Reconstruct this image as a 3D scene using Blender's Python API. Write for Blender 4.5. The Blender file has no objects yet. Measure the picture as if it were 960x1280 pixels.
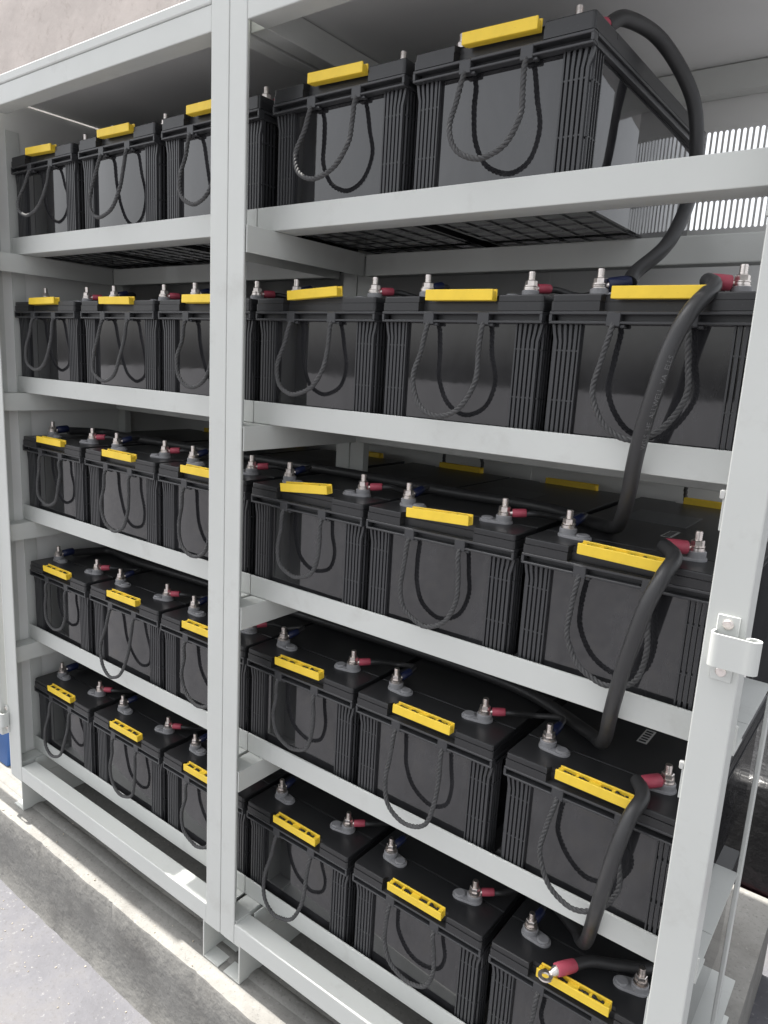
import bpy, bmesh, math, random
from mathutils import Vector, Matrix
from mathutils import noise as mnoise

random.seed(7)
scene = bpy.context.scene
COL = scene.collection

# ------------------------------------------------------------------ camera
cam_d = bpy.data.cameras.new('camera')
cam = bpy.data.objects.new('camera', cam_d)
COL.objects.link(cam)
yaw, pit, rol = 0.6369, -0.2009, 0.0558
fw = Vector((-math.sin(yaw) * math.cos(pit), math.cos(yaw) * math.cos(pit), math.sin(pit)))
r0 = Vector((math.cos(yaw), math.sin(yaw), 0))
u0 = r0.cross(fw)
r1 = r0 * math.cos(rol) + u0 * math.sin(rol)
u1 = -r0 * math.sin(rol) + u0 * math.cos(rol)
cam.matrix_world = Matrix(((r1.x, u1.x, -fw.x, 0.9355), (r1.y, u1.y, -fw.y, -0.8134), (r1.z, u1.z, -fw.z, 0.4252), (0, 0, 0, 1)))
cam_d.sensor_fit = 'VERTICAL'
cam_d.sensor_height = 24.0
cam_d.sensor_width = 18.0
cam_d.lens = 895.77 / 1280.0 * 24.0
cam_d.clip_start = 0.02
cam_d.clip_end = 500
scene.camera = cam

# ------------------------------------------------------------------ sky, sun, exposure
SUN = Vector((-0.42, -0.002, 1.0)).normalized()          # direction towards the sun
elev = math.asin(SUN.z)
world = bpy.data.worlds.new('World')
scene.world = world
world.use_nodes = True
wn = world.node_tree.nodes
wl = world.node_tree.links
wn.clear()
sky = wn.new('ShaderNodeTexSky')
sky.sky_type = 'NISHITA'
sky.sun_disc = False
sky.sun_elevation = elev
sky.sun_rotation = math.atan2(SUN.x, SUN.y)
sky.air_density = 1.0
sky.dust_density = 4.0
sky.ozone_density = 1.0
bg = wn.new('ShaderNodeBackground')
bg.inputs['Strength'].default_value = 0.15
wo = wn.new('ShaderNodeOutputWorld')
hs = wn.new('ShaderNodeHueSaturation')          # hazy, nearly white daylight
hs.inputs['Saturation'].default_value = 0.16
wl.new(sky.outputs[0], hs.inputs['Color'])
wl.new(hs.outputs['Color'], bg.inputs['Color'])
wl.new(bg.outputs[0], wo.inputs['Surface'])

sun_d = bpy.data.lights.new('sun', 'SUN')
sun_d.energy = 5.0
sun_d.angle = math.radians(0.5)
sun_d.color = (1.0, 0.96, 0.9)
sun = bpy.data.objects.new('sun', sun_d)
sun.rotation_euler = (-SUN).to_track_quat('-Z', 'Y').to_euler()
COL.objects.link(sun)

scene.view_settings.view_transform = 'Standard'
scene.view_settings.look = 'None'
scene.view_settings.gamma = 1.0
scene.view_settings.use_curve_mapping = False
scene.view_settings.exposure = 1.0
scene.render.engine = 'CYCLES'


# ------------------------------------------------------------------ materials
def mat(name, col, rough=0.5, metal=0.0, spec=0.5, bump=None, var=None, coat=0.0, rvar=None):
    """bump=(scale, strength, distance) noise relief; var=(scale, amount) colour mottling."""
    m = bpy.data.materials.new(name)
    m.use_nodes = True
    n, l = m.node_tree.nodes, m.node_tree.links
    b = n['Principled BSDF']
    b.inputs['Base Color'].default_value = (*col, 1)
    b.inputs['Roughness'].default_value = rough
    b.inputs['Metallic'].default_value = metal
    b.inputs['Specular IOR Level'].default_value = spec
    b.inputs['Coat Weight'].default_value = coat
    tc = n.new('ShaderNodeTexCoord')
    if bump:
        t = n.new('ShaderNodeTexNoise')
        t.inputs['Scale'].default_value = bump[0]
        t.inputs['Detail'].default_value = 4
        l.new(tc.outputs['Object'], t.inputs['Vector'])
        bp = n.new('ShaderNodeBump')
        bp.inputs['Strength'].default_value = bump[1]
        bp.inputs['Distance'].default_value = bump[2]
        l.new(t.outputs['Fac'], bp.inputs['Height'])
        l.new(bp.outputs['Normal'], b.inputs['Normal'])
    if var:
        t2 = n.new('ShaderNodeTexNoise')
        t2.inputs['Scale'].default_value = var[0]
        t2.inputs['Detail'].default_value = 6
        t2.inputs['Roughness'].default_value = 0.6
        l.new(tc.outputs['Object'], t2.inputs['Vector'])
        rp = n.new('ShaderNodeValToRGB')
        a = var[1]
        rp.color_ramp.elements[0].position = 0.3
        rp.color_ramp.elements[1].position = 0.7
        rp.color_ramp.elements[0].color = (*[c * (1 - a) for c in col], 1)
        rp.color_ramp.elements[1].color = (*[min(1, c * (1 + a)) for c in col], 1)
        l.new(t2.outputs['Fac'], rp.inputs['Fac'])
        l.new(rp.outputs['Color'], b.inputs['Base Color'])
    if rvar:
        t3 = n.new('ShaderNodeTexNoise')
        t3.inputs['Scale'].default_value = rvar[0]
        t3.inputs['Detail'].default_value = 5
        l.new(tc.outputs['Object'], t3.inputs['Vector'])
        mr = n.new('ShaderNodeMapRange')
        mr.inputs['From Min'].default_value = 0.3
        mr.inputs['From Max'].default_value = 0.7
        mr.inputs['To Min'].default_value = rvar[1]
        mr.inputs['To Max'].default_value = rvar[2]
        l.new(t3.outputs['Fac'], mr.inputs['Value'])
        l.new(mr.outputs['Result'], b.inputs['Roughness'])
    return m


def dusty(name, col, dust, amount, rough):
    """Black plastic carrying a thin film of pale dust on upward faces, in patches."""
    m = mat(name, col, rough, bump=(900, 0.12, 0.0004))
    n, l = m.node_tree.nodes, m.node_tree.links
    b = n['Principled BSDF']
    tc = n.new('ShaderNodeTexCoord')
    t = n.new('ShaderNodeTexNoise')
    t.inputs['Scale'].default_value = 14
    t.inputs['Detail'].default_value = 8
    l.new(tc.outputs['Object'], t.inputs['Vector'])
    t2 = n.new('ShaderNodeTexNoise')
    t2.inputs['Scale'].default_value = 420
    t2.inputs['Detail'].default_value = 2
    l.new(tc.outputs['Object'], t2.inputs['Vector'])
    r = n.new('ShaderNodeValToRGB')
    r.color_ramp.elements[0].position = 0.68
    r.color_ramp.elements[0].color = (0, 0, 0, 1)
    r.color_ramp.elements[1].position = 0.8
    r.color_ramp.elements[1].color = (1, 1, 1, 1)
    l.new(t2.outputs['Fac'], r.inputs['Fac'])
    mu = n.new('ShaderNodeMath')
    mu.operation = 'MULTIPLY'
    l.new(t.outputs['Fac'], mu.inputs[0])
    l.new(r.outputs['Color'], mu.inputs[1])
    mu2 = n.new('ShaderNodeMath')
    mu2.operation = 'MULTIPLY'
    mu2.inputs[1].default_value = amount
    l.new(mu.outputs[0], mu2.inputs[0])
    mx = n.new('ShaderNodeMix')
    mx.data_type = 'RGBA'
    mx.inputs['A'].default_value = (*col, 1)
    mx.inputs['B'].default_value = (*dust, 1)
    l.new(mu2.outputs[0], mx.inputs['Factor'])
    l.new(mx.outputs['Result'], b.inputs['Base Color'])
    return m


def smudged(name, col, rough, spec, bump, rvar):
    """Glossy plastic with wiped dust: faint vertical pale smears and uneven gloss."""
    m = mat(name, col, rough, spec=spec, bump=bump, rvar=rvar)
    n, l = m.node_tree.nodes, m.node_tree.links
    b = n['Principled BSDF']
    oi = n.new('ShaderNodeObjectInfo')
    tc = n.new('ShaderNodeTexCoord')
    ad = n.new('ShaderNodeVectorMath')
    ad.operation = 'ADD'
    l.new(tc.outputs['Object'], ad.inputs[0])
    l.new(oi.outputs['Location'], ad.inputs[1])
    mp = n.new('ShaderNodeMapping')
    mp.inputs['Scale'].default_value = (1.0, 1.0, 0.35)
    l.new(ad.outputs[0], mp.inputs['Vector'])
    t = n.new('ShaderNodeTexNoise')
    t.inputs['Scale'].default_value = 17
    t.inputs['Detail'].default_value = 9
    t.inputs['Roughness'].default_value = 0.68
    t.inputs['Distortion'].default_value = 0.6
    l.new(mp.outputs['Vector'], t.inputs['Vector'])
    r = n.new('ShaderNodeValToRGB')
    r.color_ramp.elements[0].position = 0.42
    r.color_ramp.elements[0].color = (*col, 1)
    r.color_ramp.elements[1].position = 0.80
    r.color_ramp.elements[1].color = (col[0] * 2.5, col[1] * 2.5, col[2] * 2.45, 1)
    l.new(t.outputs['Fac'], r.inputs['Fac'])
    l.new(r.outputs['Color'], b.inputs['Base Color'])
    return m


def speckle(m, scale, lo, hi, dark, amount):
    """Mix small marks of another tone over a material's base colour."""
    n, l = m.node_tree.nodes, m.node_tree.links
    b = n['Principled BSDF']
    src = b.inputs['Base Color'].links[0].from_socket
    tc = n.new('ShaderNodeTexCoord')
    t = n.new('ShaderNodeTexNoise')
    t.inputs['Scale'].default_value = scale
    t.inputs['Detail'].default_value = 5
    t.inputs['Roughness'].default_value = 0.7
    l.new(tc.outputs['Object'], t.inputs['Vector'])
    mr = n.new('ShaderNodeMapRange')
    mr.inputs['From Min'].default_value = lo
    mr.inputs['From Max'].default_value = hi
    mr.inputs['To Min'].default_value = 0
    mr.inputs['To Max'].default_value = amount
    l.new(t.outputs['Fac'], mr.inputs['Value'])
    mx = n.new('ShaderNodeMix')
    mx.data_type = 'RGBA'
    mx.inputs['B'].default_value = (*dark, 1)
    l.new(mr.outputs['Result'], mx.inputs['Factor'])
    l.new(src, mx.inputs['A'])
    l.new(mx.outputs['Result'], b.inputs['Base Color'])


M = {}
M['paint'] = mat('pale_grey_paint', (0.60, 0.615, 0.59), 0.42, bump=(260, 0.06, 0.0006), var=(5, 0.035), rvar=(9, 0.34, 0.5))
M['panel'] = mat('grey_sheet_paint', (0.78, 0.785, 0.765), 0.5, bump=(200, 0.05, 0.0006), var=(3, 0.05))
M['galv'] = mat('galvanised_steel', (0.62, 0.63, 0.64), 0.4, 0.6, var=(30, 0.08))
M['case'] = smudged('glossy_black_case', (0.016, 0.016, 0.0175), 0.04, 0.95, (9, 0.10, 0.0012), (20, 0.015, 0.06))
M['ribs'] = mat('charcoal_rib_plastic', (0.045, 0.046, 0.049), 0.36)
M['lid'] = dusty('black_lid_plastic', (0.024, 0.0245, 0.026), (0.25, 0.25, 0.24), 0.3, 0.34)
M['slot'] = mat('slot_shadow_plastic', (0.012, 0.012, 0.013), 0.6)
M['yellow'] = mat('yellow_plastic', (0.92, 0.64, 0.05), 0.45, bump=(300, 0.05, 0.0004), var=(40, 0.05))
M['rope'] = mat('charcoal_rope', (0.07, 0.07, 0.071), 0.68, bump=(1400, 0.3, 0.0005), var=(120, 0.2))
M['lead'] = mat('lead_grey_plastic', (0.30, 0.30, 0.31), 0.45, var=(90, 0.12))
M['steel'] = mat('bolt_steel', (0.86, 0.80, 0.76), 0.34, 1.0, var=(200, 0.12))
M['red'] = mat('red_sleeve', (0.47, 0.075, 0.115), 0.5, var=(80, 0.1))
M['blue'] = mat('navy_sleeve', (0.012, 0.018, 0.06), 0.4)
M['cable'] = mat('black_rubber_cable', (0.036, 0.036, 0.037), 0.42, bump=(500, 0.1, 0.0004), rvar=(40, 0.34, 0.52))
M['print'] = mat('grey_cable_print', (0.15, 0.15, 0.15), 0.5)
M['label'] = mat('grey_foil_label', (0.10, 0.105, 0.11), 0.38, var=(60, 0.1))
M['white'] = mat('white_label_paper', (0.55, 0.55, 0.53), 0.6)
M['black'] = mat('black_print', (0.015, 0.015, 0.015), 0.6)
M['wall'] = mat('plaster_wall', (0.62, 0.56, 0.52), 0.9, bump=(6, 0.4, 0.02), var=(1.6, 0.16))
M['concrete'] = mat('plinth_concrete', (0.245, 0.24, 0.225), 0.85, bump=(60, 0.5, 0.004), var=(9, 0.16))
M['ground'] = mat('pale_ground_concrete', (0.125, 0.125, 0.138), 0.75, bump=(40, 0.5, 0.006), var=(7, 0.2))
M['rough'] = mat('beige_concrete', (0.46, 0.41, 0.33), 0.9, bump=(70, 0.8, 0.006), var=(26, 0.25))
M['tarp'] = mat('blue_plastic', (0.03, 0.11, 0.33), 0.45, var=(6, 0.15))
M['crate'] = mat('black_film', (0.014, 0.014, 0.015), 0.38, bump=(25, 0.4, 0.02))
M['cab'] = mat('dark_cabinet_paint', (0.022, 0.023, 0.026), 0.5, var=(5, 0.15))
M['maroon'] = mat('maroon_paint', (0.07, 0.008, 0.016), 0.55, var=(12, 0.2))


speckle(M['paint'], 11, 0.58, 0.80, (0.40, 0.39, 0.36), 0.45)
speckle(M['paint'], 150, 0.70, 0.78, (0.30, 0.29, 0.27), 0.5)
for k_ in ('concrete', 'ground', 'rough'):
    speckle(M[k_], 160, 0.55, 0.72, (0.08, 0.077, 0.072), 0.6)
    speckle(M[k_], 90, 0.60, 0.75, (0.5, 0.49, 0.47), 0.45)
    speckle(M[k_], 7, 0.50, 0.72, (0.13, 0.122, 0.11), 0.5)
speckle(M['wall'], 22, 0.55, 0.75, (0.42, 0.36, 0.32), 0.6)
speckle(M['yellow'], 120, 0.62, 0.8, (0.45, 0.28, 0.02), 0.5)

# ------------------------------------------------------------------ mesh helpers
def link(o, parent=None):
    COL.objects.link(o)
    if parent:
        o.parent = parent
    return o


def empty(name, loc, label, cat, group=None):
    o = bpy.data.objects.new(name, None)
    o.empty_display_size = 0.05
    o.location = loc
    COL.objects.link(o)
    tag(o, label, cat, group)
    return o


def tag(o, label=None, cat=None, group=None, kind=None):
    if label: o['label'] = label
    if cat: o['category'] = cat
    if group: o['group'] = group
    if kind: o['kind'] = kind
    return o


def finish(bm, name, m, smooth=False, angle=40):
    me = bpy.data.meshes.new(name)
    bmesh.ops.recalc_face_normals(bm, faces=bm.faces)
    bm.to_mesh(me)
    bm.free()
    me.materials.append(m)
    if smooth:
        me.polygons.foreach_set('use_smooth', [True] * len(me.polygons))
        me.set_sharp_from_angle(angle=math.radians(angle))
    return me


def obj(name, me, parent=None, loc=(0, 0, 0)):
    o = bpy.data.objects.new(name, me)
    o.location = loc
    return link(o, parent)


def box(bm, x0, x1, y0, y1, z0, z1, bev=0.0, seg=1):
    vs = [bm.verts.new(p) for p in ((x0, y0, z0), (x1, y0, z0), (x1, y1, z0), (x0, y1, z0), (x0, y0, z1), (x1, y0, z1), (x1, y1, z1), (x0, y1, z1))]
    fs = [bm.faces.new([vs[i] for i in q]) for q in ((0, 3, 2, 1), (4, 5, 6, 7), (0, 1, 5, 4), (1, 2, 6, 5), (2, 3, 7, 6), (3, 0, 4, 7))]
    if bev > 0:
        es = list({e for f in fs for e in f.edges})
        bmesh.ops.bevel(bm, geom=es, offset=bev, segments=seg, affect='EDGES', profile=0.5)


def boxmesh(name, m, dims, bev=0.0, seg=1):
    bm = bmesh.new()
    box(bm, *dims, bev=bev, seg=seg)
    return finish(bm, name, m)


def prism(bm, pts, z0, z1, bev=0.0, top_only=True, seg=2):
    lo = [bm.verts.new((x, y, z0)) for x, y in pts]
    hi = [bm.verts.new((x, y, z1)) for x, y in pts]
    n = len(pts)
    bm.faces.new(lo[::-1])
    top = bm.faces.new(hi)
    for i in range(n):
        bm.faces.new((lo[i], lo[(i + 1) % n], hi[(i + 1) % n], hi[i]))
    if bev > 0:
        bmesh.ops.bevel(bm, geom=list(top.edges), offset=bev, segments=seg, affect='EDGES', profile=0.5)


def cyl(bm, c, r, z0, z1, n=14, bev=0.0, rot=0.0, r2=None):
    pts = [(c[0] + r * math.cos(rot + 2 * math.pi * i / n), c[1] + r * math.sin(rot + 2 * math.pi * i / n)) for i in range(n)]
    prism(bm, pts, z0, z1, bev=bev, seg=1)


def stadium(a, b, ra, rb, n=8):
    ax, ay = a
    bx, by = b
    t = math.atan2(by - ay, bx - ax)
    pts = []
    for i in range(n + 1):
        q = t + math.pi / 2 + math.pi * i / n
        pts.append((ax + ra * math.cos(q), ay + ra * math.sin(q)))
    for i in range(n + 1):
        q = t - math.pi / 2 + math.pi * i / n
        pts.append((bx + rb * math.cos(q), by + rb * math.sin(q)))
    return pts


def catmull(P, per=10):
    P = [Vector(p) for p in P]
    Q = [P[0] * 2 - P[1]] + P + [P[-1] * 2 - P[-2]]
    out = []
    for i in range(1, len(Q) - 2):
        a, b, c, d = Q[i - 1], Q[i], Q[i + 1], Q[i + 2]
        for k in range(per):
            t = k / per
            out.append(0.5 * ((2 * b) + (c - a) * t + (2 * a - 5 * b + 4 * c - d) * t * t + (3 * b - a - 3 * c + d) * t ** 3))
    out.append(P[-1])
    return out


def resample(P, step):
    L = [0.0]
    for a, b in zip(P, P[1:]):
        L.append(L[-1] + (b - a).length)
    n = max(2, int(round(L[-1] / step)))
    out, j = [], 0
    for i in range(n + 1):
        s = L[-1] * i / n
        while j < len(P) - 2 and L[j + 1] < s:
            j += 1
        t = (s - L[j]) / max(1e-9, L[j + 1] - L[j])
        out.append(P[j].lerp(P[j + 1], min(1, max(0, t))))
    return out, L[-1]


def frames(P):
    T = []
    for i in range(len(P)):
        a = P[max(0, i - 1)]
        b = P[min(len(P) - 1, i + 1)]
        T.append((b - a).normalized())
    n = T[0].orthogonal().normalized()
    F = []
    for i, t in enumerate(T):
        n = (n - t * n.dot(t)).normalized()
        F.append((t, n, t.cross(n)))
    return F


def tube(bm, P, r, n=8, cap=True):
    F = frames(P)
    rings = []
    for i, (p, (t, u, v)) in enumerate(zip(P, F)):
        rr = r(i / (len(P) - 1)) if callable(r) else r
        rings.append([bm.verts.new(p + u * (rr * math.cos(2 * math.pi * k / n)) + v * (rr * math.sin(2 * math.pi * k / n))) for k in range(n)])
    for a, b in zip(rings, rings[1:]):
        for k in range(n):
            bm.faces.new((a[k], a[(k + 1) % n], b[(k + 1) % n], b[k]))
    if cap:
        bm.faces.new(rings[0][::-1])
        bm.faces.new(rings[-1])


def twisted(bm, path, r, pitch=0.019, strands=3, n=5, seg_per_turn=7):
    P, Ltot = resample(path, pitch / seg_per_turn)
    F = frames(P)
    for s in range(strands):
        Q = []
        for i, (p, (t, u, v)) in enumerate(zip(P, F)):
            a = 2 * math.pi * (i / seg_per_turn + s / strands)
            Q.append(p + (u * math.cos(a) + v * math.sin(a)) * (r * 0.52))
        tube(bm, Q, r * 0.56, n=n)


def tubemesh(name, m, path, r, n=10):
    bm = bmesh.new()
    tube(bm, path, r, n)
    return finish(bm, name, m, True, 60)


# ------------------------------------------------------------------ main dimensions (metres)
FLOOR = -0.69
GROUND = -0.885
ROW = [0.8138 - 0.2952 * i for i in range(5)]        # lid tops of the five rows
H = 0.1925                                          # lid top to underside
RAIL_D, RAIL_H = 0.1608, 0.0355
YP, YR = -0.0573, 0.002                              # front of the posts, front of the shelf rails
XC = 0.0561
XL, XR = -0.719, 0.8275
ROOF = 0.930
YB = 0.55
YM = 0.222                                           # rear shelf beams

# ------------------------------------------------------------------ ground and plinth (the setting)
bm = bmesh.new()
# plinth with an irregular, chipped front edge and top subdivided near it
NX = 260
x0, x1 = -6.0, 0.842
rng = random.Random(3)
def chip(x):
    c = 0.0035 * mnoise.noise(Vector((x * 9, 1.3, 0))) + 0.0015 * mnoise.noise(Vector((x * 40, 4.3, 0)))
    return c
chips = [(-0.53, 0.010, 0.004), (-0.262, 0.008, 0.006), (-0.245, 0.005, 0.008), (0.02, 0.007, 0.004), (0.19, 0.009, 0.005), (-0.72, 0.012, 0.004)]
xs = sorted([x0 + (x1 - x0) * i / 60 for i in range(61)] + [-0.95 + 1.78 * i / NX for i in range(NX + 1)])
prev = None
prof_n = 6
for x in xs:
    ye = -0.0900 + chip(x)
    drop = 0.003
    for cx, w, d in chips:
        q = max(0, 1 - ((x - cx) / w) ** 2)
        ye += 0.5 * d * q * (0.7 + 0.5 * mnoise.noise(Vector((x * 150, 0, 0))))
        drop += d * q * 0.4
    ring = [(x, 0.86, GROUND - 0.01), (x, 0.855, FLOOR - 0.004), (x, 0.85, FLOOR), (x, 0.4, FLOOR), (x, -0.03, FLOOR), (x, ye + 0.006, FLOOR), (x, ye + 0.0015, FLOOR - drop * 0.35), (x, ye, FLOOR - drop - 0.002),
            (x, -0.0910 + 0.0015 * mnoise.noise(Vector((x * 14, 0, 3))), FLOOR - 0.06), (x, -0.0915 + 0.002 * mnoise.noise(Vector((x * 11, 0, 7))), FLOOR - 0.12),
            (x, -0.093 + 0.002 * mnoise.noise(Vector((x * 12, 0, 9))), GROUND + 0.012), (x, -0.100 + 0.004 * mnoise.noise(Vector((x * 23, 0, 5))), GROUND - 0.01)]
    vs = [bm.verts.new(p) for p in ring]
    if prev:
        for a in range(len(vs) - 1):
            bm.faces.new((prev[a], prev[a + 1], vs[a + 1], vs[a]))
    prev = vs
bm.faces.new(prev[::-1])
plinth = obj('floor', finish(bm, 'floor', M['concrete'], True, 35))
tag(plinth, 'grey concrete plinth with a chipped front edge under the rack', None, None, 'structure')

bm = bmesh.new()
box(bm, -60, 60, -60, 60, GROUND - 0.3, GROUND)
g = obj('ground', finish(bm, 'ground', M['ground']))
tag(g, 'pale sunlit concrete ground in front of the plinth', None, None, 'structure')

# low ridge added to stand for a light band under the front beam
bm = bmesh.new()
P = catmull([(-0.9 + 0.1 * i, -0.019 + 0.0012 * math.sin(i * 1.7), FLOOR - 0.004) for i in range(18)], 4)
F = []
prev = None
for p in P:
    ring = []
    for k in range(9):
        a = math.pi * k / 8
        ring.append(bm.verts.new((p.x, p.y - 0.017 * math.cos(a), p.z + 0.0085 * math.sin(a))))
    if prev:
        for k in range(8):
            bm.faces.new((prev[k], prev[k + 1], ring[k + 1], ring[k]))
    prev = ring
ridge = obj('light_band_ridge', finish(bm, 'light_band_ridge', M['concrete'], True, 60), plinth)

# ------------------------------------------------------------------ the rack
rack = empty('battery_rack', (XC, YP, FLOOR), 'pale grey two-bay steel battery rack with five shelves of black batteries', 'rack')
RO = Vector((XC, YP, FLOOR))


def rpart(name, dims, m='paint', bev=0.0012, parent=None):
    me = boxmesh(name, M[m], dims, bev, 2)
    return obj(name, me, parent or rack, tuple(-RO) if parent is None else (0, 0, 0))


def rmesh(name, me, parent=None):
    return obj(name, me, parent or rack, tuple(-RO) if parent is None else (0, 0, 0))


ZB0, ZB1 = -0.6085, -0.5695           # bottom front beam
ZT0, ZT1 = 0.886, 0.935               # top front beam
posts = [(XL, -0.6681), (0.0167, XC - 0.0006), (XC + 0.0006, 0.0929), (0.7898, XR)]
for pi, (a, b) in enumerate(posts):
    # folded angle post: front face, and one return on the outer side of its bay
    bm = bmesh.new()
    t = 0.0025
    d = 0.036
    if pi % 2 == 0:
        prof = [(a, YP), (b, YP), (b, YP + t), (a + t, YP + t), (a + t, YP + d), (a, YP + d)]
    else:
        prof = [(a, YP), (b, YP), (b, YP + d), (b - t, YP + d), (b - t, YP + t), (a, YP + t)]
    lo = [bm.verts.new((x, y, ZB0)) for x, y in prof]
    hi = [bm.verts.new((x, y, ZT1)) for x, y in prof]
    n = len(prof)
    for i in range(n):
        bm.faces.new((lo[i], lo[(i + 1) % n], hi[(i + 1) % n], hi[i]))
    bm.faces.new(lo[::-1])
    bm.faces.new(hi)
    es = [e for e in bm.edges if abs(e.verts[0].co.z - e.verts[1].co.z) > 0.5 and abs(e.verts[0].co.y - YP) < 1e-5]
    bmesh.ops.bevel(bm, geom=es, offset=0.0014, segments=2, affect='EDGES', profile=0.5)
    rmesh('post', finish(bm, 'post', M['paint']))

bays = [(XL, XC), (XC, XR)]
for i, (a, b) in enumerate(bays):
    pa = posts[0][1] if i == 0 else posts[2][1]
    pb = posts[1][0] if i == 0 else posts[3][0]
    rpart('bottom_beam', (pa, pb, YP + 0.0004, YP + 0.036, ZB0, ZB1), bev=0.002)
    rpart('top_beam', (pa, pb, YP + 0.0004, YP + 0.036, ZT0, 0.9215), bev=0.0015)
    rpart('top_cap', (pa, pb, YP - 0.0012, YP + 0.036, 0.9222, ZT1 + 0.004), bev=0.0025)
    for z in ROW:
        zt = z - RAIL_D
        zb = zt - RAIL_H
        # front rail: an angle with a standing lip and a foot under the batteries
        bm = bmesh.new()
        e = 0.0012
        ga, gb = a + (0.004 if i == 0 else e), b - e
        prof = [(YR, zb), (YR, zt), (YR + 0.003, zt), (YR + 0.003, zb + 0.003), (YR + 0.045, zb + 0.003), (YR + 0.045, zb)]
        lo = [bm.verts.new((ga, y, zz)) for y, zz in prof]
        hi = [bm.verts.new((gb, y, zz)) for y, zz in prof]
        n = len(prof)
        for k in range(n):
            bm.faces.new((lo[k], lo[(k + 1) % n], hi[(k + 1) % n], hi[k]))
        bm.faces.new(lo)
        bm.faces.new(hi[::-1])
        es = [ed for ed in bm.edges if abs(ed.verts[0].co.x - ed.verts[1].co.x) > 0.3 and abs(ed.verts[0].co.y - YR) < 1e-5]
        bmesh.ops.bevel(bm, geom=es, offset=0.0011, segments=2, affect='EDGES', profile=0.5)
        rmesh('front_rail', finish(bm, 'front_rail', M['paint']))
        # rear beam under the batteries
        rpart('rear_beam', (a + 0.042, b - 0.042, YM, YM + 0.03, zb - 0.0385, zb - 0.0015), bev=0.002)
        # side beams: a flat top with a web hanging down at the inner edge
        for s, xx in ((1, a), (-1, b)):
            bm = bmesh.new()
            x_in = xx + s * 0.040
            x_out = xx + s * 0.004
            lo_x, hi_x = min(x_in, x_out), max(x_in, x_out)
            yf = YP + 0.0035
            box(bm, lo_x, hi_x, yf, 0.0985, zb - 0.0035, zb - 0.0008)
            box(bm, lo_x, hi_x, 0.0998, YM + 0.03, zb - 0.0035, zb - 0.0008)
            w0, w1 = (x_in - 0.0026, x_in) if s == 1 else (x_in, x_in + 0.0026)
            box(bm, w0, w1, yf, YM - 0.0005, zb - 0.039, zb - 0.0036)
            rmesh('side_beam', finish(bm, 'side_beam', M['paint']))

# rear uprights of the shelf frame
for a, b in ((XL + 0.004, XL + 0.034), (XC - 0.034, XC - 0.001), (XC + 0.001, XC + 0.034), (XR - 0.006, XR)):
    rpart('rear_post', (a, b, YM + 0.0305, YM + 0.048, FLOOR + 0.001, ROOF - 0.002))

# feet: channels laid front to back, web towards the bay, flanges under the post pair
for xw, s in ((-0.672, -1), (0.006, 1), (0.1075, -1), (0.7835, 1)):
    bm = bmesh.new()
    t = 0.003
    w = 0.043
    def bx(xa, xb, za, zb_):
        box(bm, min(xa, xb), max(xa, xb), YP + 0.002, 0.46, za, zb_)
    bx(xw, xw + s * t, FLOOR + 0.0005, ZB0 - 0.0008)
    bx(xw + s * t, xw + s * w, FLOOR + 0.0005, FLOOR + 0.0005 + t)
    bx(xw + s * t, xw + s * w, ZB0 - 0.0038, ZB0 - 0.0008)
    rmesh('foot_channel', finish(bm, 'foot_channel', M['paint']))
    # side plate over the foot, behind the bottom beam
    xs_ = xw if s == 1 else xw - t
    rpart('side_plate', (xs_, xs_ + t, YP + 0.038, 0.30, ZB0, -0.5645), bev=0)

# top: roof sheet, rear top beam, depth beams
rpart('roof_sheet_shade_eave', (XL + 0.001, XR - 0.001, YP + 0.0365, 0.83, 0.9305, 0.9340), 'panel', 0)  # stretch behind the back sheet is an unseen eave added to shade the floor
rpart('rear_top_beam', (XL + 0.005, XR, YB - 0.032, YB - 0.002, 0.888, ROOF - 0.001))
for xx in (XC - 0.036, XC + 0.004):
    rpart('depth_beam', (xx, xx + 0.032, YP + 0.037, YB - 0.033, 0.888, ROOF - 0.001))
# closed side of the first bay, with a stiffening frame
rpart('side_panel', (XL - 0.0035, XL, YP + 0.001, YB + 0.02, FLOOR + 0.08, ROOF - 0.001), 'panel', 0)
rpart('panel_stile', (XL + 0.0005, XL + 0.003, 0.0, 0.028, -0.56, ROOF - 0.06), 'paint', 0)

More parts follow.
